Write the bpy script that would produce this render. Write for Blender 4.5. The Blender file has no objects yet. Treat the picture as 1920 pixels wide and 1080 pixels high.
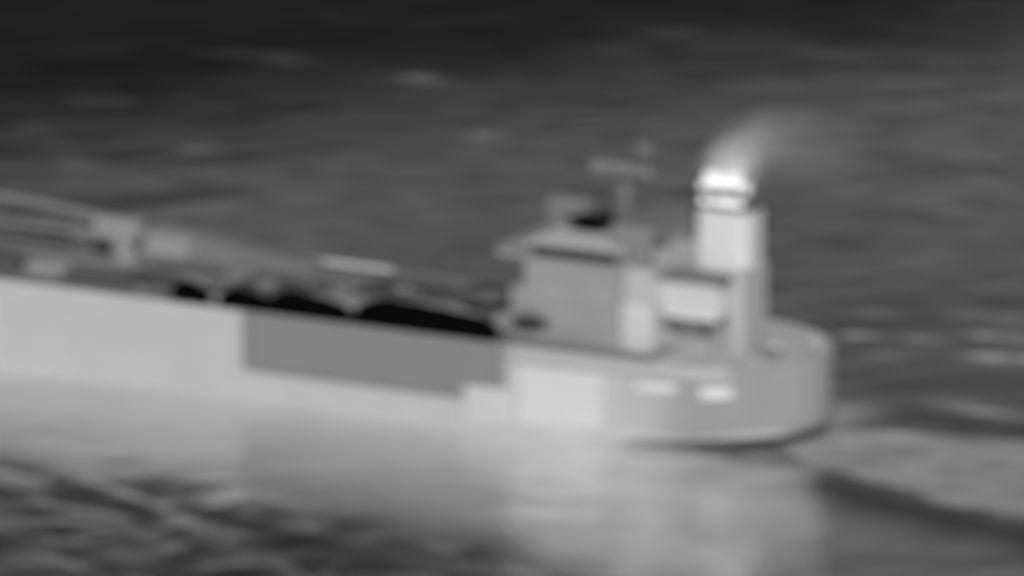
import bpy, bmesh, math, random
import numpy as np
from mathutils import Vector, Matrix

random.seed(7)
rng = np.random.RandomState(11)
SC = bpy.context.scene
COL = SC.collection
R = math.radians

# ------------------------------------------------------------------ camera
ELEV, DIST = R(14.0), 900.0
TARGET = Vector((0, 0, 14.86))
cam_d = bpy.data.cameras.new('camera')
cam = bpy.data.objects.new('camera', cam_d)
COL.objects.link(cam)
cam.location = TARGET + DIST * Vector((0, -math.cos(ELEV), math.sin(ELEV)))
cam.rotation_euler = (R(90) - ELEV, 0, 0)
cam_d.sensor_width = 36.0
cam_d.lens = 36.0 * DIST / (0.053 * 1920)
cam_d.clip_start = 1.0
cam_d.clip_end = 60000
# long thermal lens, not quite in focus on the ship
cam_d.dof.use_dof = True
cam_d.dof.focus_distance = 50.0
cam_d.dof.aperture_fstop = 3.4
cam_d.dof.aperture_ratio = 0.8
SC.camera = cam

# ------------------------------------------------------------------ sky and sun (infrared picture: no colour)
SUN_EL, SUN_AZ = R(32), R(3)         # azimuth measured from behind the camera towards its right
w = bpy.data.worlds.new('World')
SC.world = w
w.use_nodes = True
nt = w.node_tree
nt.nodes.clear()
sky = nt.nodes.new('ShaderNodeTexSky')
sky.sky_type = 'NISHITA'
sky.sun_disc = False
sky.sun_elevation = SUN_EL
sky.sun_rotation = R(180) - SUN_AZ
bw = nt.nodes.new('ShaderNodeRGBToBW')
bg = nt.nodes.new('ShaderNodeBackground')
out = nt.nodes.new('ShaderNodeOutputWorld')
nt.links.new(sky.outputs[0], bw.inputs[0])
nt.links.new(bw.outputs[0], bg.inputs[0])
nt.links.new(bg.outputs[0], out.inputs[0])
bg.inputs[1].default_value = 0.058
sun_d = bpy.data.lights.new('sun', 'SUN')
sun_d.energy = 5.0
sun_d.angle = R(0.5)
sun = bpy.data.objects.new('sun', sun_d)
COL.objects.link(sun)
to_sun = Vector((math.sin(SUN_AZ) * math.cos(SUN_EL), -math.cos(SUN_AZ) * math.cos(SUN_EL), math.sin(SUN_EL)))
sun.rotation_euler = to_sun.to_track_quat('Z', 'Y').to_euler()
SC.view_settings.view_transform = 'Standard'
SC.view_settings.look = 'None'
SC.view_settings.exposure = -1.28
SC.view_settings.gamma = 1.0

# ------------------------------------------------------------------ materials
def nodes(name):
    m = bpy.data.materials.new(name)
    m.use_nodes = True
    t = m.node_tree
    return m, t, t.nodes['Principled BSDF']

def N(t, kind, **kw):
    n = t.nodes.new(kind)
    for k, v in kw.items():
        setattr(n, k, v)
    return n

def math_node(t, op, a, b=None, clamp=False):
    n = N(t, 'ShaderNodeMath', operation=op, use_clamp=clamp)
    for i, v in enumerate((a, b)):
        if v is None:
            continue
        if isinstance(v, (int, float)):
            n.inputs[i].default_value = v
        else:
            t.links.new(v, n.inputs[i])
    return n.outputs[0]

def paint(name, alb, var=0.10, scale=(0.25, 0.25, 0.25), rough=0.65):
    """grey painted surface with soft worn patches"""
    m, t, b = nodes(name)
    tc = N(t, 'ShaderNodeTexCoord')
    mp = N(t, 'ShaderNodeMapping')
    mp.inputs['Scale'].default_value = scale
    nz = N(t, 'ShaderNodeTexNoise')
    nz.inputs['Scale'].default_value = 1.0
    nz.inputs['Detail'].default_value = 4.0
    t.links.new(tc.outputs['Object'], mp.inputs[0])
    t.links.new(mp.outputs[0], nz.inputs['Vector'])
    f = math_node(t, 'MULTIPLY_ADD', nz.outputs[0], 2 * var * alb)
    t.nodes[-1].inputs[2].default_value = alb * (1 - var)
    t.links.new(f, b.inputs['Base Color'])
    b.inputs['Roughness'].default_value = rough
    b.inputs['Specular IOR Level'].default_value = 0.2 if alb > 0.02 else 0.0
    return m

def glow(name, strength):
    m, t, b = nodes(name)
    b.inputs['Base Color'].default_value = (0.6, 0.6, 0.6, 1)
    b.inputs['Emission Color'].default_value = (1, 1, 1, 1)
    b.inputs['Emission Strength'].default_value = strength
    return m

def hull_paint():
    """hull side: the paint is paler amidships and duller towards the stern; object x runs aft"""
    m, t, b = nodes('hull_paint')
    tc = N(t, 'ShaderNodeTexCoord')
    sp = N(t, 'ShaderNodeSeparateXYZ')
    t.links.new(tc.outputs['Object'], sp.inputs[0])
    mr = N(t, 'ShaderNodeValToRGB')
    mr.color_ramp.interpolation = 'EASE'
    g = math_node(t, 'MULTIPLY_ADD', sp.outputs[0], 1 / 100.0)      # x -60..20
    t.nodes[-1].inputs[2].default_value = 60 / 100.0
    t.links.new(g, mr.inputs[0])
    e = mr.color_ramp.elements
    def c(v): return (v, v, v, 1)
    e[0].position, e[0].color = 0.0, c(HULL[0])
    e[1].position, e[1].color = 0.58, c(HULL[1])
    for p, v in ((0.69, HULL[2]), (0.74, HULL[3]), (0.80, HULL[4]), (0.85, HULL[4]), (0.92, 0.52)):
        k = e.new(p); k.color = c(v)
    nz = N(t, 'ShaderNodeTexNoise')
    nz.inputs['Scale'].default_value = 0.22
    nz.inputs['Detail'].default_value = 3
    t.links.new(tc.outputs['Object'], nz.inputs['Vector'])
    k = math_node(t, 'MULTIPLY_ADD', nz.outputs[0], 0.12)
    t.nodes[-1].inputs[2].default_value = 0.94
    mx = N(t, 'ShaderNodeVectorMath', operation='SCALE')
    t.links.new(mr.outputs[0], mx.inputs[0])
    t.links.new(k, mx.inputs['Scale'])
    t.links.new(mx.outputs[0], b.inputs['Base Color'])
    b.inputs['Roughness'].default_value = 0.6
    b.inputs['Specular IOR Level'].default_value = 0.2
    return m

HULL = (0.61, 0.61, 0.66, 0.56, 0.36)
M = {
    'hull': hull_paint(),
    'tank': paint('cold_tank_plating', 0.285, 0.04),
    'engine': paint('warm_engine_room_plating', 0.76, 0.05),
    'engine_low': paint('warm_lower_plating', 0.69, 0.05),
    'spot': paint('warm_port_plating', 0.84, 0.04),
    'boot': paint('warm_waterline_band', 0.62, 0.25),
    'deck': paint('main_deck_paint', 0.29, 0.35, (0.05, 0.35, 1)),
    'poop': paint('stern_deck_paint', 0.72, 0.15),
    'house': paint('accommodation_paint', 0.375, 0.12),
    'house_warm': paint('warm_casing_paint', 0.72, 0.08),
    'recess': paint('recess_paint', 0.46, 0.10),
    'roof': paint('bridge_roof_paint', 0.82, 0.10),
    'window': paint('bridge_window_glass', 0.05, 0.15, rough=0.3),
    'ledge': paint('casing_deck_edge', 0.26, 0.05),
    'column': paint('aft_casing_paint', 0.56, 0.08),
    'upper': paint('upper_house_paint', 0.56, 0.08),
    'strake': paint('upper_strake_paint', 0.55, 0.06),
    'funnel': paint('funnel_paint', 0.84, 0.14),
    'mast': paint('mast_paint', 0.18, 0.10),
    'grey': paint('deck_gear_grey', 0.28, 0.15),
    'pale': paint('deck_gear_pale', 0.42, 0.15),
    'bright': paint('deck_pipe_pale', 0.72, 0.10),
    'dark': paint('deck_gear_dark', 0.13, 0.15),
    'black': paint('black_tarpaulin', 0.004, 0.3, (0.6, 0.6, 0.6), 0.9),
    'glow': glow('hot_exhaust_metal', 1.9),
    'warmglow': glow('warm_exhaust_glow', 1.1),
}

# ------------------------------------------------------------------ object helpers
def tag(o, label=None, cat=None, group=None, kind=None):
    for k, v in (('label', label), ('category', cat), ('group', group), ('kind', kind)):
        if v:
            o[k] = v
    return o

def link(name, me, mat, parent=None):
    o = bpy.data.objects.new(name, me)
    me.materials.append(mat)
    COL.objects.link(o)
    if parent:
        o.parent = parent
    return o

def finish(name, bm, mat, parent=None, smooth=False):
    bmesh.ops.recalc_face_normals(bm, faces=bm.faces)
    me = bpy.data.meshes.new(name)
    if smooth:
        for f in bm.faces:
            f.smooth = True
    bm.to_mesh(me)
    bm.free()
    return link(name, me, mat, parent)

# ship coordinates: u forward, v from the near side inwards, z up.  Local x = -u, y = v.
def add_box(bm, u0, u1, v0, v1, z0, z1, bev=0.0, seg=2):
    b2 = bmesh.new()
    bmesh.ops.create_cube(b2, size=1)
    for vt in b2.verts:
        vt.co = Vector((-(u0 + u1) / 2 + vt.co.x * abs(u1 - u0), (v0 + v1) / 2 + vt.co.y * abs(v1 - v0),
                        (z0 + z1) / 2 + vt.co.z * abs(z1 - z0)))
    if bev:
        bmesh.ops.bevel(b2, geom=list(b2.edges), offset=bev, segments=seg, profile=0.5, affect='EDGES')
    tmp = bpy.data.meshes.new('t'); b2.to_mesh(tmp); b2.free()
    bm.from_mesh(tmp); bpy.data.meshes.remove(tmp)

def add_tube(bm, a, b, r, seg=10, r2=None):
    a = Vector((-a[0], a[1], a[2])); b = Vector((-b[0], b[1], b[2]))
    d = b - a
    mat = Matrix.Translation((a + b) / 2) @ d.to_track_quat('Z', 'Y').to_matrix().to_4x4()
    bmesh.ops.create_cone(bm, cap_ends=True, segments=seg, radius1=r, radius2=r if r2 is None else r2, depth=d.length, matrix=mat)

def add_ell(bm, c, r, seg=16, sub=3):
    mat = Matrix.Translation((-c[0], c[1], c[2])) @ Matrix.Diagonal((r[0], r[1], r[2], 1))
    bmesh.ops.create_icosphere(bm, subdivisions=sub, radius=1, matrix=mat)

def box(name, mat, parent, u0, u1, v0, v1, z0, z1, bev=0.12):
    bm = bmesh.new()
    add_box(bm, u0, u1, v0, v1, z0, z1, bev)
    return finish(name, bm, M[mat], parent)

def tubes(name, mat, parent, segs, n=10):
    bm = bmesh.new()
    for s in segs:
        add_tube(bm, s[0], s[1], s[2], n)
    return finish(name, bm, M[mat], parent)

# ------------------------------------------------------------------ the ship
ship = bpy.data.objects.new('cargo_ship', None)
COL.objects.link(ship)
ship.rotation_euler = (0, 0, R(-27.5))
tag(ship, 'long pale cargo ship under way, bridge and glowing funnel at its stern, seen in infrared', 'ship')

DECK = 8.85
HB = 11.0
def lerp(a, b, t): return a + (b - a) * t
def hull_pt(s, z, off=0.0):
    """s > 0: metres forward of the start of the stern; 0..-2 runs round the stern to the far side"""
    t = min(1.0, max(0.0, z / 2.0))
    t = t * t * (3 - 2 * t)
    t = t ** 0.75
    uc = lerp(-7.0, -15.0, t); a = lerp(18.3, 14.2, t); p = lerp(1.6, 2.0, t); q = lerp(0.85, 0.5, t)
    def raw(s):
        if s >= 0 or s <= -2:
            d = s if s >= 0 else -2 - s
            u = uc + d
            h = HB
            if u > 78:
                k = (u - 78) / (30.0 if z < 0 else 30 + 0.7 * z)
                h = HB * max(0.0, 1 - min(1, k) ** 2.2) 
            return (u, HB - h if s >= 0 else HB + h)
        f = -s * math.pi / 2 if s >= -1 else (2 + s) * math.pi / 2
        sn = math.sin(f)
        h = HB * max(0.0, 1 - sn ** p) ** q
        return (uc - a * sn, HB - h if s >= -1 else HB + h)
    u, v = raw(s)
    if off:
        e = 0.01
        a1, a2 = raw(min(s + e, max(s, 0) + e)), raw(s - e)
        du, dv = a1[0] - a2[0], a1[1] - a2[1]
        L = math.hypot(du, dv) or 1
        u, v = u + dv / L * off, v - du / L * off
    return Vector((-u, v, z))

BOW = 125.0
def hull_top(s):
    return 9.25 + (max(0, (s - 80)) / 40) ** 2 * 3
def s_range(z):
    """stations along the near side, bow to aft tip"""
    t = min(1.0, max(0.0, z / 2.0)); t = (t * t * (3 - 2 * t)) ** 0.75
    uc = lerp(-7.0, -15.0, t)
    end = 78 + (30.0 if z < 0 else 30 + 0.7 * z)
    return end - uc
SN = [1 - i / 60 for i in range(61)] + [-(i + 1) / 24 for i in range(48)] + [-2 - (i + 1) / 60 for i in range(60)]
ZS = [-2.5, -1, -0.3, 0.3, 0.9, 1.5, 2.2, 3, 3.8, 4.6, 5.5, 6.5, 7.6, 8.6, 8.98]
bm = bmesh.new()
grid = []
for z in ZS:
    row = []
    for s in SN:
        sr = s_range(z)
        ss = s * sr if s > 0 else (s if s >= -2 else -2 - (-2 - s) * sr)
        p = hull_pt(ss, z)
        if z > 8 and -p.x > 80:
            p.z += ((-p.x - 80) / 35) ** 2 * 3 * (z - 8) / 0.98
        row.append(bm.verts.new(p))
    grid.append(row)
for i in range(len(ZS) - 1):
    for j in range(len(SN) - 1):
        bm.faces.new((grid[i][j], grid[i][j + 1], grid[i + 1][j + 1], grid[i + 1][j]))
# inner face of the gunwale so the bulwark has thickness
hull = finish('hull', bm, M['hull'], ship, True)
sol = hull.modifiers.new('thickness', 'SOLIDIFY'); sol.thickness = 0.12; sol.offset = 0

def deck_sheet(name, mat, z, s_list, inset):
    bm = bmesh.new()
    near, far = [], []
    for s in s_list:
        a = hull_pt(s, z); 
        f = hull_pt(-2 - s, z)
        a.y += inset; f.y -= inset
        if f.y < a.y:
            a.y = f.y = HB
        near.append(bm.verts.new(a)); far.append(bm.verts.new(f))
    for i in range(len(near) - 1):
        try:
            bm.faces.new((near[i], near[i + 1], far[i + 1], far[i]))
        except ValueError:
            pass
    return finish(name, bm, M[mat], ship)
deck_sheet('main_deck', 'deck', DECK, [s_range(9.2) * i / 40 * 0.99 for i in range(41)], 0.1)
deck_sheet('stern_deck', 'poop', DECK - 0.004, [0.0] + [-i / 16 for i in range(1, 16)] + [-0.985], 0.1)

def faded(name):
    """plating whose tone runs out softly at its borders"""
    m = M[name]; t = m.node_tree
    at = N(t, 'ShaderNodeAttribute', attribute_name='cover')
    tr = N(t, 'ShaderNodeBsdfTransparent')
    mx = N(t, 'ShaderNodeMixShader')
    t.links.new(at.outputs['Fac'], mx.inputs[0])
    t.links.new(tr.outputs[0], mx.inputs[1])
    t.links.new(t.nodes['Principled BSDF'].outputs[0], mx.inputs[2])
    t.links.new(mx.outputs[0], t.nodes['Material Output'].inputs[0])
for k in ('tank', 'engine', 'engine_low', 'spot', 'strake'):
    faded(k)
def hull_panel(name, mat, s0, s1, ztop0, ztop1, zbot0, zbot1, off=0.09, n=60, m=30, label=None, top_hard=False, soft=1.0):
    bm = bmesh.new()
    cov = []
    LX, LZ = abs(s0 - s1), abs(ztop0 - zbot0)
    rows = []
    for i in range(n + 1):
        f = i / n
        row = []
        for j in range(m + 1):
            g = j / m
            z = lerp(lerp(zbot0, zbot1, f), lerp(ztop0, ztop1, f), g)
            # s is given as u at the near side for the straight run
            s = lerp(s0, s1, f)
            t = min(1.0, max(0.0, z / 2.0)); t = (t * t * (3 - 2 * t)) ** 0.75
            uc = lerp(-7.0, -15.0, t); a = lerp(18.3, 14.2, t)
            if s >= uc:
                sh = s - uc
            else:
                sh = -math.asin(min(1, (uc - s) / a)) / (math.pi / 2)
            es = min(f, 1 - f) * LX / min(soft, LX * 0.3)
            ez = (g if top_hard else min(g, 1 - g)) * LZ / min(0.6 * soft, LZ * 0.3)
            cov.append(min(1, es) * min(1, ez))
            row.append(bm.verts.new(hull_pt(sh, z, off)))
        rows.append(row)
    for i in range(n):
        for j in range(m):
            bm.faces.new((rows[i][j], rows[i + 1][j], rows[i + 1][j + 1], rows[i][j + 1]))
    o = finish(name, bm, M[mat], ship, s1 < -11)
    at = o.data.attributes.new('cover', 'FLOAT', 'POINT')
    at.data.foreach_set('value', cov)
    if label:
        o['label'] = label
    return o
hull_panel('tank_plating', 'tank', 31.2, 0.3, 8.95, 8.95, 2.5, 2.5, 0.09, label='dull grey plating over a cool tank', top_hard=True, soft=1.7)
hull_panel('engine_room_plating', 'engine_low', 5.5, -0.6, 4.4, 4.7, -0.2, -0.2, 0.12, soft=0.3, label='bright plating over the warm engine room')
hull_panel('engine_room_plating', 'engine', -0.4, -10.4, 7.2, 7.5, -0.2, 0.6, 0.10, soft=0.35, label='brightest warm plating below the bridge')
hull_panel('warm_port', 'spot', -13.6, -18.4, 7.1, 7.3, 5.9, 6.1, 0.11, n=20, m=12, soft=0.4)
hull_panel('warm_port', 'spot', -20.3, -23.6, 7.1, 7.2, 5.6, 5.7, 0.11, n=20, m=12, soft=0.4)
hull_panel('upper_strake', 'strake', 0.8, -24.0, 8.95, 8.95, 7.1, 7.4, 0.085, n=60, m=8, top_hard=True, label='duller grey top strake below the stern deck')
# pale band along the waterline round the stern
bm = bmesh.new()
prev = None
for i in range(70):
    s = 14 - 14 * i / 20 if i <= 20 else -(i - 20) / 49 * 1.5
    k = min(1, max(0, 1 - s / 14)) * (1 if s > -1.2 else (1.5 + s) / 0.3)
    row = [bm.verts.new(hull_pt(s, -0.2 + (0.9 + 1.5 * k + 0.25 * math.sin(s * 9) * (s < 0)) * g / 6, 0.13)) for g in range(7)]
    if prev:
        for g in range(6):
            bm.faces.new((prev[g], row[g], row[g + 1], prev[g + 1]))
    prev = row
wb = finish('waterline_band', bm, M['boot'], ship, True)

# accommodation and bridge
acc = box('accommodation_block', 'house', ship, 0.2, -10.4, 3, 19, DECK, 17.3)
box('deckhouse', 'house', ship, 1.9, 0.2, 3.4, 18.5, DECK, 14.2)
vent = box('vent_casing', 'house_warm', ship, -10.4, -13.7, 3.4, 9, DECK, 13.8, 0.25)
box('upper_house', 'upper', ship, -10.4, -14.3, 4.2, 17, 13.8, 17.2, 0.1)
bd = box('bridge_deck', 'pale', ship, 3.0, -10.5, 2.7, 21, 17.3, 17.65, 0.05)
wheel = box('wheelhouse', 'house', ship, -0.3, -10.4, 3.0, 19, 17.65, 18.9, 0.05)
wheel_roof = box('wheelhouse_roof', 'roof', ship, -0.2, -9.9, 2.9, 15.5, 18.9, 19.05, 0.04)
for k in range(6):
    u = -0.7 - k * 1.6
    wf = box('window', 'window', wheel, u, u - 1.52, 2.93, 3.02, 17.66, 18.88, 0.0)
for k in range(8):
    v = 3.4 + k * 1.95
    box('window', 'window', wheel, -0.27, -0.33, v, v + 1.6, 17.85, 18.8, 0.0)
wing = box('bridge_wing_bulwark', 'pale', ship, 3.05, 2.9, 2.7, 21, 17.65, 18.3, 0.02)
# porthole rows on the accommodation side
for r_, z in enumerate((11.2, 13.9)):
    for k in range(5):
        u = -1.6 - k * 1.8
        pw = box('porthole', 'recess', acc, u, u - 0.5, 2.95, 3.03, z, z + 0.6, 0.0)
box('door', 'recess', acc, -9.2, -9.95, 2.94, 3.02, DECK + 0.15, DECK + 2.15, 0.0)

# engine casing aft of the house, with the recess under it
box('engine_casing', 'recess', ship, -13.7, -20.2, 8.0, 13, DECK, 13.1)
box('upper_casing', 'house_warm', ship, -14.3, -20.9, 4.2, 13, 13.1, 16.6, 0.2)
box('casing_ledge', 'funnel', ship, -15.0, -20.8, 3.8, 4.2, 12.9, 13.45, 0.04)
box('casing_deck', 'ledge', ship, -14.0, -21.6, 3.6, 13.5, 16.65, 17.1, 0.05)
box('aft_casing', 'column', ship, -20.9, -22.7, 6.0, 11.4, DECK, 17.6, 0.3)
for u in (-14.2, -17.5, -20.5):
    tubes('stanchion', 'recess', ship, [((u, 4.4, DECK), (u, 4.4, 13.1), 0.09)])

# structures on the bridge roof
box('mast_house', 'grey', ship, 2.7, -1.6, 12.5, 15, 17.65, 21.3, 0.3)
bm = bmesh.new(); add_ell(bm, (-4.2, 9, 20.3), (2.6, 1.4, 0.6)); finish('covered_raft', bm, M['black'], ship, True)['label'] = 'black oval covered raft on the bridge roof'
box('chart_house', 'grey', ship, -8.0, -12.4, 5.6, 15, 17.2, 21.1, 0.3)
box('boat_deck_house', 'pale', ship, -12.4, -16.6, 6.6, 15, 17.1, 20.0, 0.2)
bm = bmesh.new(); add_ell(bm, (-13.4, 6.6, 19.6), (0.9, 0.5, 0.6)); finish('ventilator', bm, M['dark'], ship, True)
rm = tubes('radar_mast', 'mast', ship, [((-7.4, 10, 19.0), (-7.4, 10, 25.0), 1.15), ((-6.5, 9.2, 19.0), (-7.1, 9.7, 24), 0.18), ((-8.6, 9.2, 19.0), (-7.8, 9.7, 24), 0.18)], 14)
bm = bmesh.new()
add_tube(bm, (-7.4, 10, 24.9), (-7.4, 10, 25.5), 1.2, 16, 2.3)
add_box(bm, -3.9, -10.4, 9.7, 10.3, 25.2, 26.3, 0.1)
finish('radar_scanner', bm, M['grey'], rm)
bm = bmesh.new()
add_tube(bm, (-9.4, 10, 25.9), (-9.6, 10, 28.3), 0.45, 10, 0.25); add_ell(bm, (-9.6, 10, 27.9), (1.1, 1.1, 1.1))
finish('radome', bm, M['mast'], rm, True)
for u in (-4.2, -7.4):
    tubes('aerial', 'mast', rm, [((u, 10, 25.9), (u, 10, 28.0), 0.06)])

# funnel
def rounded(bm, u0, u1, v0, v1, z0, z1, r, taper=0.0, seg=6):
    loops = []
    for z, k in ((z0, 0), (z1, taper)):
        pts = []
        for cx, cy, a0 in ((u1 + r, v0 + r, 180), (u0 - r, v0 + r, 270), (u0 - r, v1 - r, 0), (u1 + r, v1 - r, 90)):
            for i in range(seg + 1):
                a = R(a0 + 90 * i / seg)
                pts.append((cx + r * math.cos(a), cy + r * math.sin(a)))
        mu, mv = (u0 + u1) / 2, (v0 + v1) / 2
        loops.append([bm.verts.new((-(mu + (x - mu) * (1 - k)), mv + (y - mv) * (1 - k), z)) for x, y in pts])
    n = len(loops[0])
    for i in range(n):
        bm.faces.new((loops[0][i], loops[0][(i + 1) % n], loops[1][(i + 1) % n], loops[1][i]))
    bm.faces.new(loops[0]); bm.faces.new(loops[1])
bm = bmesh.new(); rounded(bm, -16.4, -22.2, 7.4, 12.0, 17.1, 23.7, 1.0, 0.02)
fun = finish('funnel', bm, M['funnel'], ship)
bm = bmesh.new(); rounded(bm, -16.7, -21.9, 7.7, 11.7, 23.7, 24.2, 0.9)
finish('funnel_cap', bm, M['ledge'], fun)
bm = bmesh.new(); rounded(bm, -16.3, -22.3, 7.3, 12.1, 23.3, 23.7, 1.0)
finish('funnel_rim', bm, M['dark'], fun)
bm = bmesh.new(); rounded(bm, -17.2, -21.3, 8.3, 11.2, 24.2, 24.5, 0.7)
finish('cap_grating', bm, M['grey'], fun)
# exhaust pipes standing out of the cap, hot ones glowing
def pipe(u, v, z0, z1, r, mat, name='exhaust_pipe'):
    bm = bmesh.new(); add_tube(bm, (u, v, z0), (u, v, z1), r, 14)
    return finish(name, bm, M[mat], fun)
pipe(-17.45, 9.4, 25.15, 26.7, 0.72, 'glow')
pipe(-19.85, 9.4, 25.3, 26.7, 0.72, 'glow')
pipe(-18.7, 9.3, 25.2, 26.2, 0.6, 'glow')
pipe(-16.6, 9.2, 24.9, 25.6, 0.3, 'glow')
pipe(-21.3, 9.2, 24.9, 26.0, 0.42, 'warmglow')
box('heat_grille', 'glow', fun, -18.5, -21.7, 7.35, 7.6, 23.85, 24.6, 0.05)
box('heat_grille', 'glow', fun, -17.2, -18.1, 7.35, 7.6, 23.8, 24.5, 0.05)
box('hot_flange', 'glow', fun, -17.1, -17.35, 8.05, 8.25, 24.6, 25.0, 0.02)
box('plume_glow', 'warmglow', fun, -17.9, -20.4, 10.2, 11.0, 27.0, 27.7, 0.2)  # glowing box added as the bright core of the exhaust plume
for u in (-18.1, -20.1):
    pipe(u, 10.6, 24.5, 27.1, 0.15, 'grey', 'plume_glow_post')  # made-up posts that carry the glowing box
bm = bmesh.new(); add_tube(bm, (-18.7, 9.35, 24.2), (-18.7, 9.35, 25.2), 2.0, 16, 1.9)
finish('pipe_collar', bm, M['dark'], fun)

# stern gear
bm = bmesh.new(); add_ell(bm, (-24.7, 8.2, 9.2), (1.3, 0.9, 0.55))
wn = finish('mooring_winch', bm, M['ledge'], ship, True)
tubes('winch_drum', 'poop', wn, [((-24.2, 9.2, 9.7), (-25.2, 9.2, 9.7), 0.45)])
for s in (-0.35, -0.55, -0.75, -1.15, -1.4):
    p = hull_pt(s, DECK); q = Vector((lerp(p.x, 15, 0.1), lerp(p.y, 11, 0.1), 0))
    tubes('bollard', 'poop', ship, [((-q.x, q.y, DECK), (-q.x, q.y, DECK + 0.6), 0.2)])

# crane lying on its rest, boom running forward
cp = tubes('crane_pedestal', 'pale', ship, [((51.9, 13, DECK), (51.9, 13, 12.6), 1.3)], 16)
box('crane_cab', 'pale', cp, 55.0, 50.0, 11.8, 14.2, 11.2, 13.5, 0.3)
cb = tubes('crane_boom', 'grey', ship, [((54, 13, 13.4), (72, 13, 14.5), 0.42), ((54, 13.2, 11.3), (72, 13.2, 11.3), 0.32)], 8)
for k in range(5):
    tubes('boom_brace', 'grey', cb, [((57 + 3 * k, 13.1, 13.5), (58.5 + 3 * k, 13.1, 11.4), 0.08)], 6)
box('crane_winch_house', 'pale', ship, 60.0, 46.0, 15.5, 19.5, DECK, 11.2, 0.4)
bm = bmesh.new()      # tapering pipe duct aft of the crane
for k in range(9):
    u0 = 51 - k * 2.1
    add_box(bm, u0, u0 - 2.1, 17.0, 19.6, DECK, 12.0 - 0.26 * k, 0.05)
finish('pipe_duct', bm, M['grey'], ship)
tubes('cargo_pipe', 'bright', ship, [((35.8, 20.3, 9.5), (24.5, 20.3, 9.4), 0.34)])['label'] = 'bright warm pipe on the far side of the deck'
tubes('cargo_pipe', 'grey', ship, [((52, 20.6, 9.2), (3, 20.6, 9.2), 0.2)])
tubes('cargo_pipe', 'grey', ship, [((70, 19.5, 9.6), (52, 19.5, 9.6), 0.35)])
tubes('cargo_pipe', 'grey', ship, [((62, 9.0, 9.3), (36, 9.0, 9.3), 0.3), ((62, 10, 9.3), (30, 10, 9.3), 0.2)])
# near-side trunk: grey forward, paler aft
bm = bmesh.new()
for k in range(12):
    u0 = 26.5 - k * 2.0
    add_box(bm, u0, u0 - 2.0, 5.6, 8.2, DECK, 9.6 + 0.09 * k, 0.08)
finish('hatch_coaming', bm, M['pale'], ship)
for u0, u1, v0, v1, h, mt in ((24, 15, 10, 17, 0.35, 'dark'), (13.5, 5.0, 10, 17, 0.35, 'dark'), (36, 27, 6, 12, 0.3, 'dark'), (48, 39, 5, 12, 0.3, 'dark')):
    hc = box('hatch_cover', mt, ship, u0, u1, v0, v1, DECK, DECK + h + 0.3, 0.12)
bm = bmesh.new(); add_tube(bm, (5.5, 5.5, 12.2), (5.5, 5.5, 13.2), 2.5, 24, 2.3)
add_tube(bm, (5.5, 5.5, DECK), (5.5, 5.5, 12.2), 0.8, 12)
finish('tank_cover', bm, M['dark'], ship)
box('manifold_house', 'pale', ship, 58.5, 54.4, 3.6, 6.5, DECK, 10.0, 0.4)
box('deck_locker', 'dark', ship, 53.4, 44.0, 2.2, 4.5, DECK, 9.9, 0.4)
box('deck_locker', 'dark', ship, 64, 59.3, 3.6, 6.5, DECK, 10.2, 0.4)
box('vent_head', 'grey', ship, 44.0, 42.6, 1.0, 2.2, DECK, 9.7, 0.3)
box('vent_head', 'pale', ship, 34.9, 34.2, 1.0, 2.0, DECK, 9.9, 0.2)
box('vent_head', 'grey', ship, 42, 38.5, 6.5, 7.5, DECK, 10.3, 0.2)
box('vent_head', 'grey', ship, 33, 31, 7, 8, DECK, 10.4, 0.2)
bm = bmesh.new(); add_ell(bm, (-0.9, 2.3, 11.0), (2.0, 0.7, 0.62))
finish('lifeboat', bm, M['window'], ship, True)['label'] = 'dark oval lifeboat beside the accommodation'
for u in (-0.1, -1.7):
    tubes('davit', 'house', ship, [((u, 3.1, 12.4), (u, 2.4, 12.6), 0.08), ((u, 2.4, 12.6), (u, 2.4, 11.3), 0.05)], 6)
r_ = random.Random(4)
for k in range(14):      # tank vents and small lockers scattered over the deck
    u = r_.uniform(16, 62); v = r_.uniform(4, 18); h = r_.uniform(0.5, 1.6)
    if k % 2:
        vp = tubes('vent_pipe', r_.choice(['grey', 'pale', 'dark']), ship, [((u, v, DECK), (u, v, DECK + h), 0.16)])
        tubes('vent_cowl', 'pale', vp, [((u, v, DECK + h), (u, v, DECK + h + 0.25), 0.32)])
    else:
        box('deck_locker', r_.choice(['grey', 'dark', 'pale']), ship, u, u - r_.uniform(1, 3), v, v + 1.2, DECK, DECK + 0.5 + h * 0.4, 0.1)
# rails along the far side and round the stern
bm = bmesh.new()
pts = [hull_pt(-2 - s, 9.25) for s in range(60, -1, -3)] + [hull_pt(-2 + i / 10, 9.25) for i in range(1, 20)]
for a, b in zip(pts, pts[1:]):
    for dz in (0.45, 0.9):
        add_tube(bm, (-a.x, a.y, a.z + dz), (-b.x, b.y, b.z + dz), 0.03, 5)
    add_tube(bm, (-a.x, a.y, a.z), (-a.x, a.y, a.z + 0.9), 0.03, 5)
finish('railing', bm, M['grey'], ship)

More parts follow.
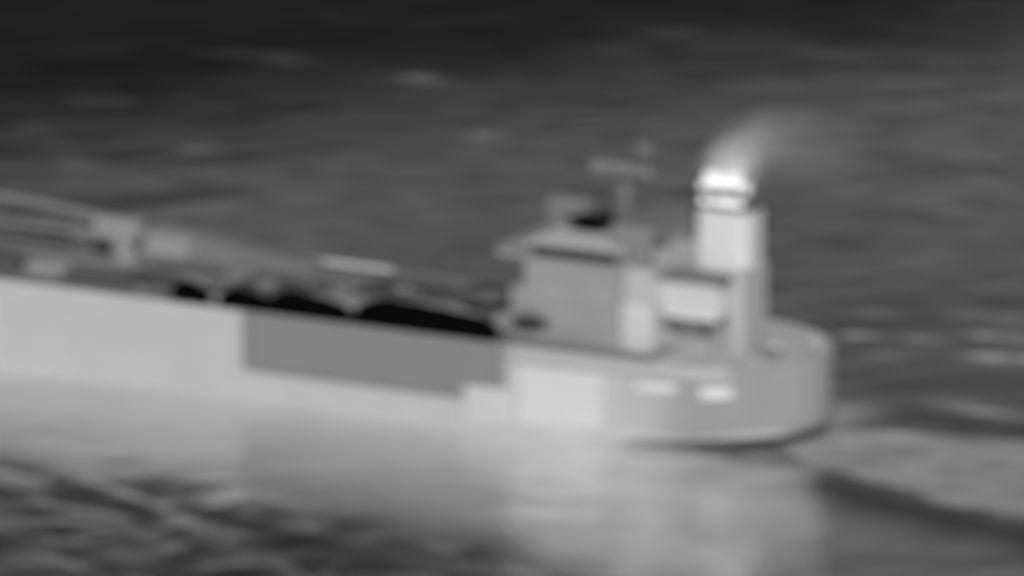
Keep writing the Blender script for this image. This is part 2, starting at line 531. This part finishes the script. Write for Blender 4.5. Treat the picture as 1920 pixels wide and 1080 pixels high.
# ------------------------------------------------------------------ black covered loads on the near edge of the deck
def load(u0, u1, v0, v1, h, label, seed):
    bm = bmesh.new()
    n, m = 28, 12
    rnd = random.Random(seed)
    ph = [rnd.uniform(0, 6.28) for _ in range(6)]
    rows = []
    L, W = u0 - u1, v1 - v0
    for i in range(n + 1):
        f = i / n
        end = (1 - abs(2 * f - 1) ** 5) ** 0.5 if 0 < f < 1 else 0.0
        row = []
        for j in range(m + 1):
            a = math.pi * j / m
            y = W / 2 * math.cos(a) * (0.55 + 0.45 * end)
            z = h * math.sin(a) ** 0.7 * (0.15 + 0.85 * end)
            z *= (1 + 0.18 * math.cos(4.4 * (f - 0.36))) * 0.9
            z *= 1 + 0.07 * math.sin(f * 6.0 + ph[0]) + 0.02 * math.sin(L * f * 2.1 + ph[1] + j)
            row.append(bm.verts.new((f * L - L / 2, y, max(0, z))))
        rows.append(row)
    for i in range(n):
        for j in range(m):
            bm.faces.new((rows[i][j], rows[i + 1][j], rows[i + 1][j + 1], rows[i][j + 1]))
    bm.faces.new([r[0] for r in rows] + [r[-1] for r in reversed(rows)])
    bmesh.ops.remove_doubles(bm, verts=bm.verts, dist=0.002)
    o = finish('covered_cargo', bm, M['black'], None, True)
    c = ship.rotation_euler.to_matrix() @ Vector((-(u0 + u1) / 2, (v0 + v1) / 2, DECK))
    o.location = c
    o.rotation_euler = ship.rotation_euler
    tag(o, label, 'covered cargo', 'black covered loads along the deck edge')
load(39.6, 35.0, 0.15, 2.6, 2.0, 'smallest black covered load on the deck edge, nearest the bow', 1)
load(34.2, 27.6, 0.15, 2.8, 1.75, 'flat black covered load, second from the bow, above the start of the dull hull patch', 2)
load(28.6, 19.3, 0.15, 3.2, 2.2, 'long black covered load between the flat one and the largest one', 3)
load(19.0, 2.6, 0.15, 3.8, 2.6, 'largest and longest black covered load, nearest the bridge', 4)

# ------------------------------------------------------------------ the sea
def axis(lo, hi, d, far):
    a = list(np.arange(lo, hi + d / 2, d))
    s, x = d, hi
    while x < far:
        s *= 1.25; x += s; a.append(x)
    s, x = d, lo
    pre = []
    while x > -far:
        s *= 1.25; x -= s; pre.append(x)
    return np.array(pre[::-1] + a)
XS = axis(-75, 75, 0.5, 20000)
YS = axis(-70, 235, 0.7, 20000)

def swirl(X, Y, seed, L, n=7):
    """smooth irregular field, about -1..1"""
    r = np.random.RandomState(seed)
    o = np.zeros_like(X)
    for i in range(n):
        a = r.uniform(0, 6.28); k = 2 * math.pi / (L * r.uniform(0.6, 1.7))
        o += np.sin(k * (X * math.cos(a) + Y * math.sin(a)) + r.uniform(0, 6.28))
    return o / (n ** 0.5 * 1.2)

def waves(X, Y):
    r = np.random.RandomState(5)
    H = np.zeros_like(X)
    Xw = X + 3.0 * swirl(X, Y, 21, 30); Yw = Y + 4.0 * swirl(X, Y, 22, 34)
    # wind sea: short broken crests, mostly across the view
    for i in range(46):
        L = 3.2 * (26 / 3.2) ** r.rand()
        ang = R(90 + r.normal(6, 32))                # direction of travel
        k = 2 * math.pi / L
        amp = 0.0014 * L * r.uniform(0.5, 1.2) * (L / 8) ** -0.15
        H += amp * np.sin(k * (Xw * math.cos(ang) + Yw * math.sin(ang)) + r.uniform(0, 6.28))
    H *= 0.75 + 0.5 * swirl(X, Y, 23, 45)
    # waves thrown off by the bow, running down the near side
    d = (-(X + 50) * 0.55 - (Y + 8) * 0.835)          # metres outside the line along which they start
    msk = 1 / (1 + np.exp(-(d - 1) / 2.5)) / (1 + np.exp((X - 6) / 4.0))
    Xw = X + 1.2 * swirl(X, Y, 31, 18) + 0.2 * swirl(X, Y, 33, 8); Yw = Y + 4.5 * swirl(X, Y, 32, 20)
    B = np.zeros_like(X)
    for i in range(18):
        L = r.uniform(7, 17)
        ang = R(r.normal(204, 6))
        k = 2 * math.pi / L
        B += 0.0052 * L * r.uniform(0.5, 1.1) * np.sin(k * (Xw * math.cos(ang) + Yw * math.sin(ang)) + r.uniform(0, 6.28))
    B *= np.clip(0.85 + 0.9 * swirl(X, Y, 34, 11), 0.1, 2)
    H += B * msk
    fade = np.exp(-np.maximum(0, np.hypot(X, Y - 80) - 160) / 60.0)
    return H * fade

GX, GY = np.meshgrid(XS, YS)
H = waves(GX, GY)
nx, ny = len(XS), len(YS)
co = np.stack([GX, GY, H], -1).reshape(-1, 3)
me = bpy.data.meshes.new('water')
idx = np.arange(nx * ny).reshape(ny, nx)
quads = np.stack([idx[:-1, :-1], idx[:-1, 1:], idx[1:, 1:], idx[1:, :-1]], -1).reshape(-1, 4)
me.vertices.add(len(co)); me.vertices.foreach_set('co', co.ravel())
me.loops.add(quads.size); me.loops.foreach_set('vertex_index', quads.ravel())
me.polygons.add(len(quads)); me.polygons.foreach_set('loop_start', np.arange(0, quads.size, 4)); me.polygons.foreach_set('loop_total', np.full(len(quads), 4))
me.update(calc_edges=True)
me.polygons.foreach_set('use_smooth', np.ones(len(quads), bool))
# low whitecaps and warm slicks on single wave crests: x, y, half length, half width, strength
FLECKS = [(36.2, 39.1, 2.2, 0.9, .5), (43.2, 37.2, 2.0, 0.8, .55), (50.6, 38.5, 3.0, 1.0, .5), (51.5, 30.0, 4.0, 1.1, .75),
          (38.2, 30.5, 1.8, 0.9, .2), (48.6, 7.6, 3.2, 1.1, .5), (44.5, 11.2, 2.6, 1.4, .25), (52.0, 121, 3.5, 1.5, .22), (50.0, 47.5, 4, 1.5, .22), (38.5, 48.5, 4, 1.5, .15),
          (-10.9, 161, 3.6, 1.8, .32), (-35.2, 124, 2.6, 1.6, .30), (-2.9, 131, 2.4, 2.2, .30), (-47.5, 149, 3.0, 2.0, .14), (-48.5, 117, 2.2, 3.0, .18),
          (37.5, 175, 3.0, 1.6, .18), (20, 186, 5.0, 2.0, .10), (-28, 172, 6.0, 2.5, .10), (46, 150, 5.0, 2.0, .08), (12, 176, 4, 2, .08), (-55, 135, 3, 2, .1)]
fo = np.zeros_like(GX)
for fx, fy, a_, b_, k_ in FLECKS:
    dx, dy = GX - fx, GY - fy
    dy = dy + dx * 0.25
    fo += 1.1 * k_ * np.exp(-np.abs(dx / a_) ** 2 - (dy / b_) ** 2)
def band(pts, wd, k):
    o = np.zeros_like(GX)
    for (x0, y0), (x1, y1) in zip(pts, pts[1:]):
        L2 = (x1 - x0) ** 2 + (y1 - y0) ** 2
        f = np.clip(((GX - x0) * (x1 - x0) + (GY - y0) * (y1 - y0)) / L2, 0, 1)
        q = np.hypot(GX - x0 - f * (x1 - x0), GY - y0 - f * (y1 - y0))
        o = np.maximum(o, k * np.exp(-(q / wd) ** 2))
    return o
# ship's reflection painted as pale diffuse colour on the near-side water
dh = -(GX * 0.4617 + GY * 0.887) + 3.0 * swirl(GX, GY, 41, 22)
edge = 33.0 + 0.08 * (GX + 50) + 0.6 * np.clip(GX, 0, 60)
refl_paint = np.clip(1 - dh / edge, 0, 1) ** 0.65 * (dh > -2)
refl_paint *= np.maximum(np.clip((22 - GX) / 28, 0.15, 1) * 0.86, 0.44 * np.clip((31 - GX) / 3, 0, 1)) * np.exp(-np.maximum(0, -75 - GX) / 15)
fo *= np.clip(0.85 + 0.5 * swirl(GX, GY, 61, 5), 0.45, 1.4) * np.where((GX > 28) & (GY < 60), 1.7, 0.9)
fo = np.maximum(fo, refl_paint)
fo = np.maximum(fo, band([(2, -1), (12, -3), (22, -1), (29, 3), (33, 8)], 4.0, 0.6))  # pale colour added round the stern to lighten the shaded, tucked-in waterline
at = me.attributes.new('foam_or_refl', 'FLOAT', 'POINT')  # whitecap flecks, painted reflection and stern lightening together
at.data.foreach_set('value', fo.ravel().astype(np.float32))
# darker water tint beside the wake and beyond the bow-wave line
dimmer = np.maximum(band([(31, -20), (37, -27), (44, -34), (54, -44)], 5.5, 1.0), band([(34, 9), (40, 6), (54, 1.5)], 4.0, 0.5))
dimmer = np.maximum(dimmer, band([(32, 42), (40, 46), (52, 52)], 4.0, 0.25))
dl = -(GX + 50) * 0.55 - (GY + 8) * 0.835
dimmer = np.maximum(dimmer, 0.32 / (1 + np.exp(-(dl - 3) / 3.0)) / (1 + np.exp((GX - 2) / 5.0)))
dimmer = np.clip(dimmer + 0.10 * swirl(GX, GY, 51, 14), 0, 1)
at = me.attributes.new('dimmer', 'FLOAT', 'POINT')
at.data.foreach_set('value', dimmer.ravel().astype(np.float32))

def sea_material():
    m, t, b = nodes('sea_water')
    b.inputs['Base Color'].default_value = (0.03, 0.03, 0.03, 1)
    b.inputs['Roughness'].default_value = 0.16
    geo = N(t, 'ShaderNodeNewGeometry')
    # ripples too small for the mesh
    mp = N(t, 'ShaderNodeMapping'); mp.inputs['Scale'].default_value = (0.35, 0.8, 1)
    t.links.new(geo.outputs['Position'], mp.inputs[0])
    nz = N(t, 'ShaderNodeTexNoise'); nz.inputs['Scale'].default_value = 1.2; nz.inputs['Detail'].default_value = 3
    t.links.new(mp.outputs[0], nz.inputs['Vector'])
    bp = N(t, 'ShaderNodeBump'); bp.inputs['Strength'].default_value = 0.12; bp.inputs['Distance'].default_value = 0.5
    t.links.new(nz.outputs[0], bp.inputs['Height'])
    # water tint: darker beyond, paler streaks
    mp2 = N(t, 'ShaderNodeMapping'); mp2.inputs['Scale'].default_value = (0.035, 0.03, 1)
    mp2.inputs['Rotation'].default_value = (0, 0, R(8))
    t.links.new(geo.outputs['Position'], mp2.inputs[0])
    n2 = N(t, 'ShaderNodeTexNoise'); n2.inputs['Scale'].default_value = 1.0; n2.inputs['Detail'].default_value = 5; n2.inputs['Roughness'].default_value = 0.55
    t.links.new(mp2.outputs[0], n2.inputs['Vector'])
    sp = N(t, 'ShaderNodeSeparateXYZ'); t.links.new(geo.outputs['Position'], sp.inputs[0])
    y2 = math_node(t, 'MULTIPLY_ADD', n2.outputs[0], 70.0); t.links.new(sp.outputs[1], t.nodes[-1].inputs[2])
    # right side of the far water is a little paler: tilt the boundary
    y3 = math_node(t, 'MULTIPLY_ADD', sp.outputs[0], -0.5); t.links.new(y2, t.nodes[-1].inputs[2])
    far = N(t, 'ShaderNodeMapRange', interpolation_type='SMOOTHSTEP')
    far.inputs['From Min'].default_value = 140; far.inputs['From Max'].default_value = 225
    far.inputs['To Min'].default_value = SEA_NEAR; far.inputs['To Max'].default_value = SEA_FAR
    t.links.new(y3, far.inputs['Value'])
    v = math_node(t, 'MULTIPLY_ADD', n2.outputs[0], 0.9); t.nodes[-1].inputs[2].default_value = 0.58
    tint = math_node(t, 'MULTIPLY', far.outputs[0], v)
    n3 = N(t, 'ShaderNodeTexNoise'); n3.inputs['Scale'].default_value = 4.5; n3.inputs['Detail'].default_value = 4; n3.inputs['Roughness'].default_value = 0.6
    t.links.new(mp2.outputs[0], n3.inputs['Vector'])
    v3 = math_node(t, 'MULTIPLY_ADD', n3.outputs[0], 0.7); t.nodes[-1].inputs[2].default_value = 0.65
    tint = math_node(t, 'MULTIPLY', tint, v3)
    ca = N(t, 'ShaderNodeAttribute', attribute_name='dimmer')
    tint = math_node(t, 'MULTIPLY', tint, math_node(t, 'SUBTRACT', 1.0, ca.outputs['Fac']))
    gl = N(t, 'ShaderNodeBsdfGlossy'); gl.inputs['Roughness'].default_value = 0.23
    t.links.new(tint, gl.inputs['Color'])
    t.links.new(bp.outputs[0], gl.inputs['Normal'])
    t.links.new(bp.outputs[0], b.inputs['Normal'])
    mix = N(t, 'ShaderNodeMixShader'); mix.inputs[0].default_value = 0.9
    t.links.new(b.outputs[0], mix.inputs[1]); t.links.new(gl.outputs[0], mix.inputs[2])
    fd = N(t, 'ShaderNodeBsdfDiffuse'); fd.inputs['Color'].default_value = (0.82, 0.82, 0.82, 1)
    fa = N(t, 'ShaderNodeAttribute', attribute_name='foam_or_refl')
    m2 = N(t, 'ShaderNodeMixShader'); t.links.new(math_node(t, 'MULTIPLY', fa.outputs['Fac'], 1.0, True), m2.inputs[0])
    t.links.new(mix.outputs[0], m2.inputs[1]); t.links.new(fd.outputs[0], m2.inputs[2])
    t.links.new(m2.outputs[0], t.nodes['Material Output'].inputs[0])
    return m
SEA_NEAR, SEA_FAR = 0.93, 0.125
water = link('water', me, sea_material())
tag(water, 'dark wavy sea with the ship mirrored in it', None, None, 'structure')

# ------------------------------------------------------------------ the wake behind the stern
def wake_mesh():
    # runs from the stern along the ship's course, near edge and far edge in world metres
    n, m = 150, 34
    vs, fs, ks = [], [], []
    r = np.random.RandomState(9)
    ph = r.uniform(0, 6.28, 8)
    for i in range(n + 1):
        x = 24 + i * 0.75
        d = x - 24
        yf = 4.5 - 0.28 * d + 0.6 * math.sin(x * 0.16 + ph[0])
        yn = -9.5 - 1.02 * d ** 0.98 + 1.3 * math.sin(x * 0.33 + ph[1]) + 0.7 * math.sin(x * 0.95 + ph[2]) + 0.4 * math.sin(x * 2.1 + ph[3])
        if i < 8:
            yn = yn * (i / 8) + (-2) * (1 - i / 8)
        for j in range(m + 1):
            g = j / m
            vs.append((x, yf + (yn - yf) * g))
            e = min(1, (min(g * 1.0, (1 - g) * 1.0)) / 0.10) * min(1, d / 6.0)
            ks.append(e * (1.0 + 0.45 * (1 - g)) * (1.2 - 0.25 * min(1, d / 30)))
    V = np.array(vs)
    Z = waves(V[:, 0].copy(), V[:, 1].copy()) * 1.0 + 0.03 + 0.04
    me = bpy.data.meshes.new('wake')
    me.from_pydata([(a, b, c) for (a, b), c in zip(vs, Z)], [], [(i * (m + 1) + j, i * (m + 1) + j + 1, (i + 1) * (m + 1) + j + 1, (i + 1) * (m + 1) + j) for i in range(n) for j in range(m)])
    at = me.attributes.new('foam_or_refl', 'FLOAT', 'POINT')
    at.data.foreach_set('value', np.array(ks, dtype=np.float32))
    for p in me.polygons:
        p.use_smooth = True
    return me
wm, t, b = nodes('wake_foam')
at = N(t, 'ShaderNodeAttribute', attribute_name='foam_or_refl')
geo = N(t, 'ShaderNodeNewGeometry')
mp = N(t, 'ShaderNodeMapping'); mp.inputs['Scale'].default_value = (0.06, 0.12, 1); mp.inputs['Rotation'].default_value = (0, 0, R(30))
t.links.new(geo.outputs['Position'], mp.inputs[0])
nz = N(t, 'ShaderNodeTexNoise'); nz.inputs['Scale'].default_value = 1; nz.inputs['Detail'].default_value = 4
t.links.new(mp.outputs[0], nz.inputs['Vector'])
v = math_node(t, 'MULTIPLY_ADD', nz.outputs[0], 0.8); t.nodes[-1].inputs[2].default_value = 0.6
f = math_node(t, 'MULTIPLY', v, at.outputs['Fac'], True)
b.inputs['Base Color'].default_value = (0.52, 0.52, 0.52, 1)
b.inputs['Roughness'].default_value = 0.8
nz2 = N(t, 'ShaderNodeTexNoise'); nz2.inputs['Scale'].default_value = 3.0; nz2.inputs['Detail'].default_value = 5; nz2.inputs['Roughness'].default_value = 0.6
t.links.new(mp.outputs[0], nz2.inputs['Vector'])
rp = N(t, 'ShaderNodeValToRGB'); rp.color_ramp.elements[0].position = 0.36; rp.color_ramp.elements[0].color = (0.38, 0.38, 0.38, 1)
rp.color_ramp.elements[1].position = 0.68; rp.color_ramp.elements[1].color = (0.66, 0.66, 0.66, 1)
t.links.new(nz2.outputs[0], rp.inputs[0]); t.links.new(rp.outputs[0], b.inputs['Base Color'])
tr = N(t, 'ShaderNodeBsdfTransparent')
mix = N(t, 'ShaderNodeMixShader')
t.links.new(f, mix.inputs[0]); t.links.new(tr.outputs[0], mix.inputs[1]); t.links.new(b.outputs[0], mix.inputs[2])
t.links.new(mix.outputs[0], t.nodes['Material Output'].inputs[0])
wake = link('wake', wake_mesh(), wm)
tag(wake, 'pale churned wake spreading from the ship\'s stern', None, None, 'stuff')

# ------------------------------------------------------------------ exhaust smoke above the funnel
bm = bmesh.new()
cl = ship.rotation_euler.to_matrix()
def wpos(u, v, z): return cl @ Vector((-u, v, z))
puffs = [(wpos(-19.0, 10.5, 27.3), 1.6, 2.2), (wpos(-20.0, 11.0, 28.6), 1.6, 0.6), (wpos(-21.4, 11.8, 29.9), 1.8, 0.2), (wpos(-23.5, 13, 30.0), 3.0, 0.06), (wpos(-27.5, 15, 28.0), 4.4, 0.03)]
bmesh.ops.create_icosphere(bm, subdivisions=3, radius=1, matrix=Matrix.Translation(wpos(-24, 13.5, 28.5)) @ Matrix.Diagonal((13, 10, 9, 1)))
sm, t, b = nodes('exhaust_smoke')
t.nodes.remove(b)
vol = N(t, 'ShaderNodeVolumePrincipled')
vol.inputs['Color'].default_value = (0.95, 0.95, 0.95, 1)
geo = N(t, 'ShaderNodeNewGeometry')
nz = N(t, 'ShaderNodeTexNoise'); nz.inputs['Scale'].default_value = 0.35; nz.inputs['Detail'].default_value = 3
t.links.new(geo.outputs['Position'], nz.inputs['Vector'])
tot = None
for c, r_, k in puffs:
    d = N(t, 'ShaderNodeVectorMath', operation='DISTANCE')
    t.links.new(geo.outputs['Position'], d.inputs[0]); d.inputs[1].default_value = c
    q = math_node(t, 'DIVIDE', d.outputs['Value'], r_)
    q = math_node(t, 'POWER', q, 2.0)
    q = math_node(t, 'MULTIPLY', q, -1.0)
    q = math_node(t, 'EXPONENT', q)
    q = math_node(t, 'MULTIPLY', q, k)
    tot = q if tot is None else math_node(t, 'ADD', tot, q)
tot = math_node(t, 'SUBTRACT', tot, 0.004)
tot = math_node(t, 'MAXIMUM', tot, 0.0)
nn = math_node(t, 'MULTIPLY_ADD', nz.outputs[0], 1.2); t.nodes[-1].inputs[2].default_value = 0.4
tot = math_node(t, 'MULTIPLY', tot, nn)
t.links.new(tot, vol.inputs['Density'])
t.links.new(vol.outputs[0], t.nodes['Material Output'].inputs['Volume'])
smoke = finish('exhaust_smoke', bm, sm)
tag(smoke, 'faint warm smoke drifting aft from the hot funnel', None, None, 'stuff')
SC.cycles.volume_step_rate = 1.0
SC.cycles.volume_bounces = 6
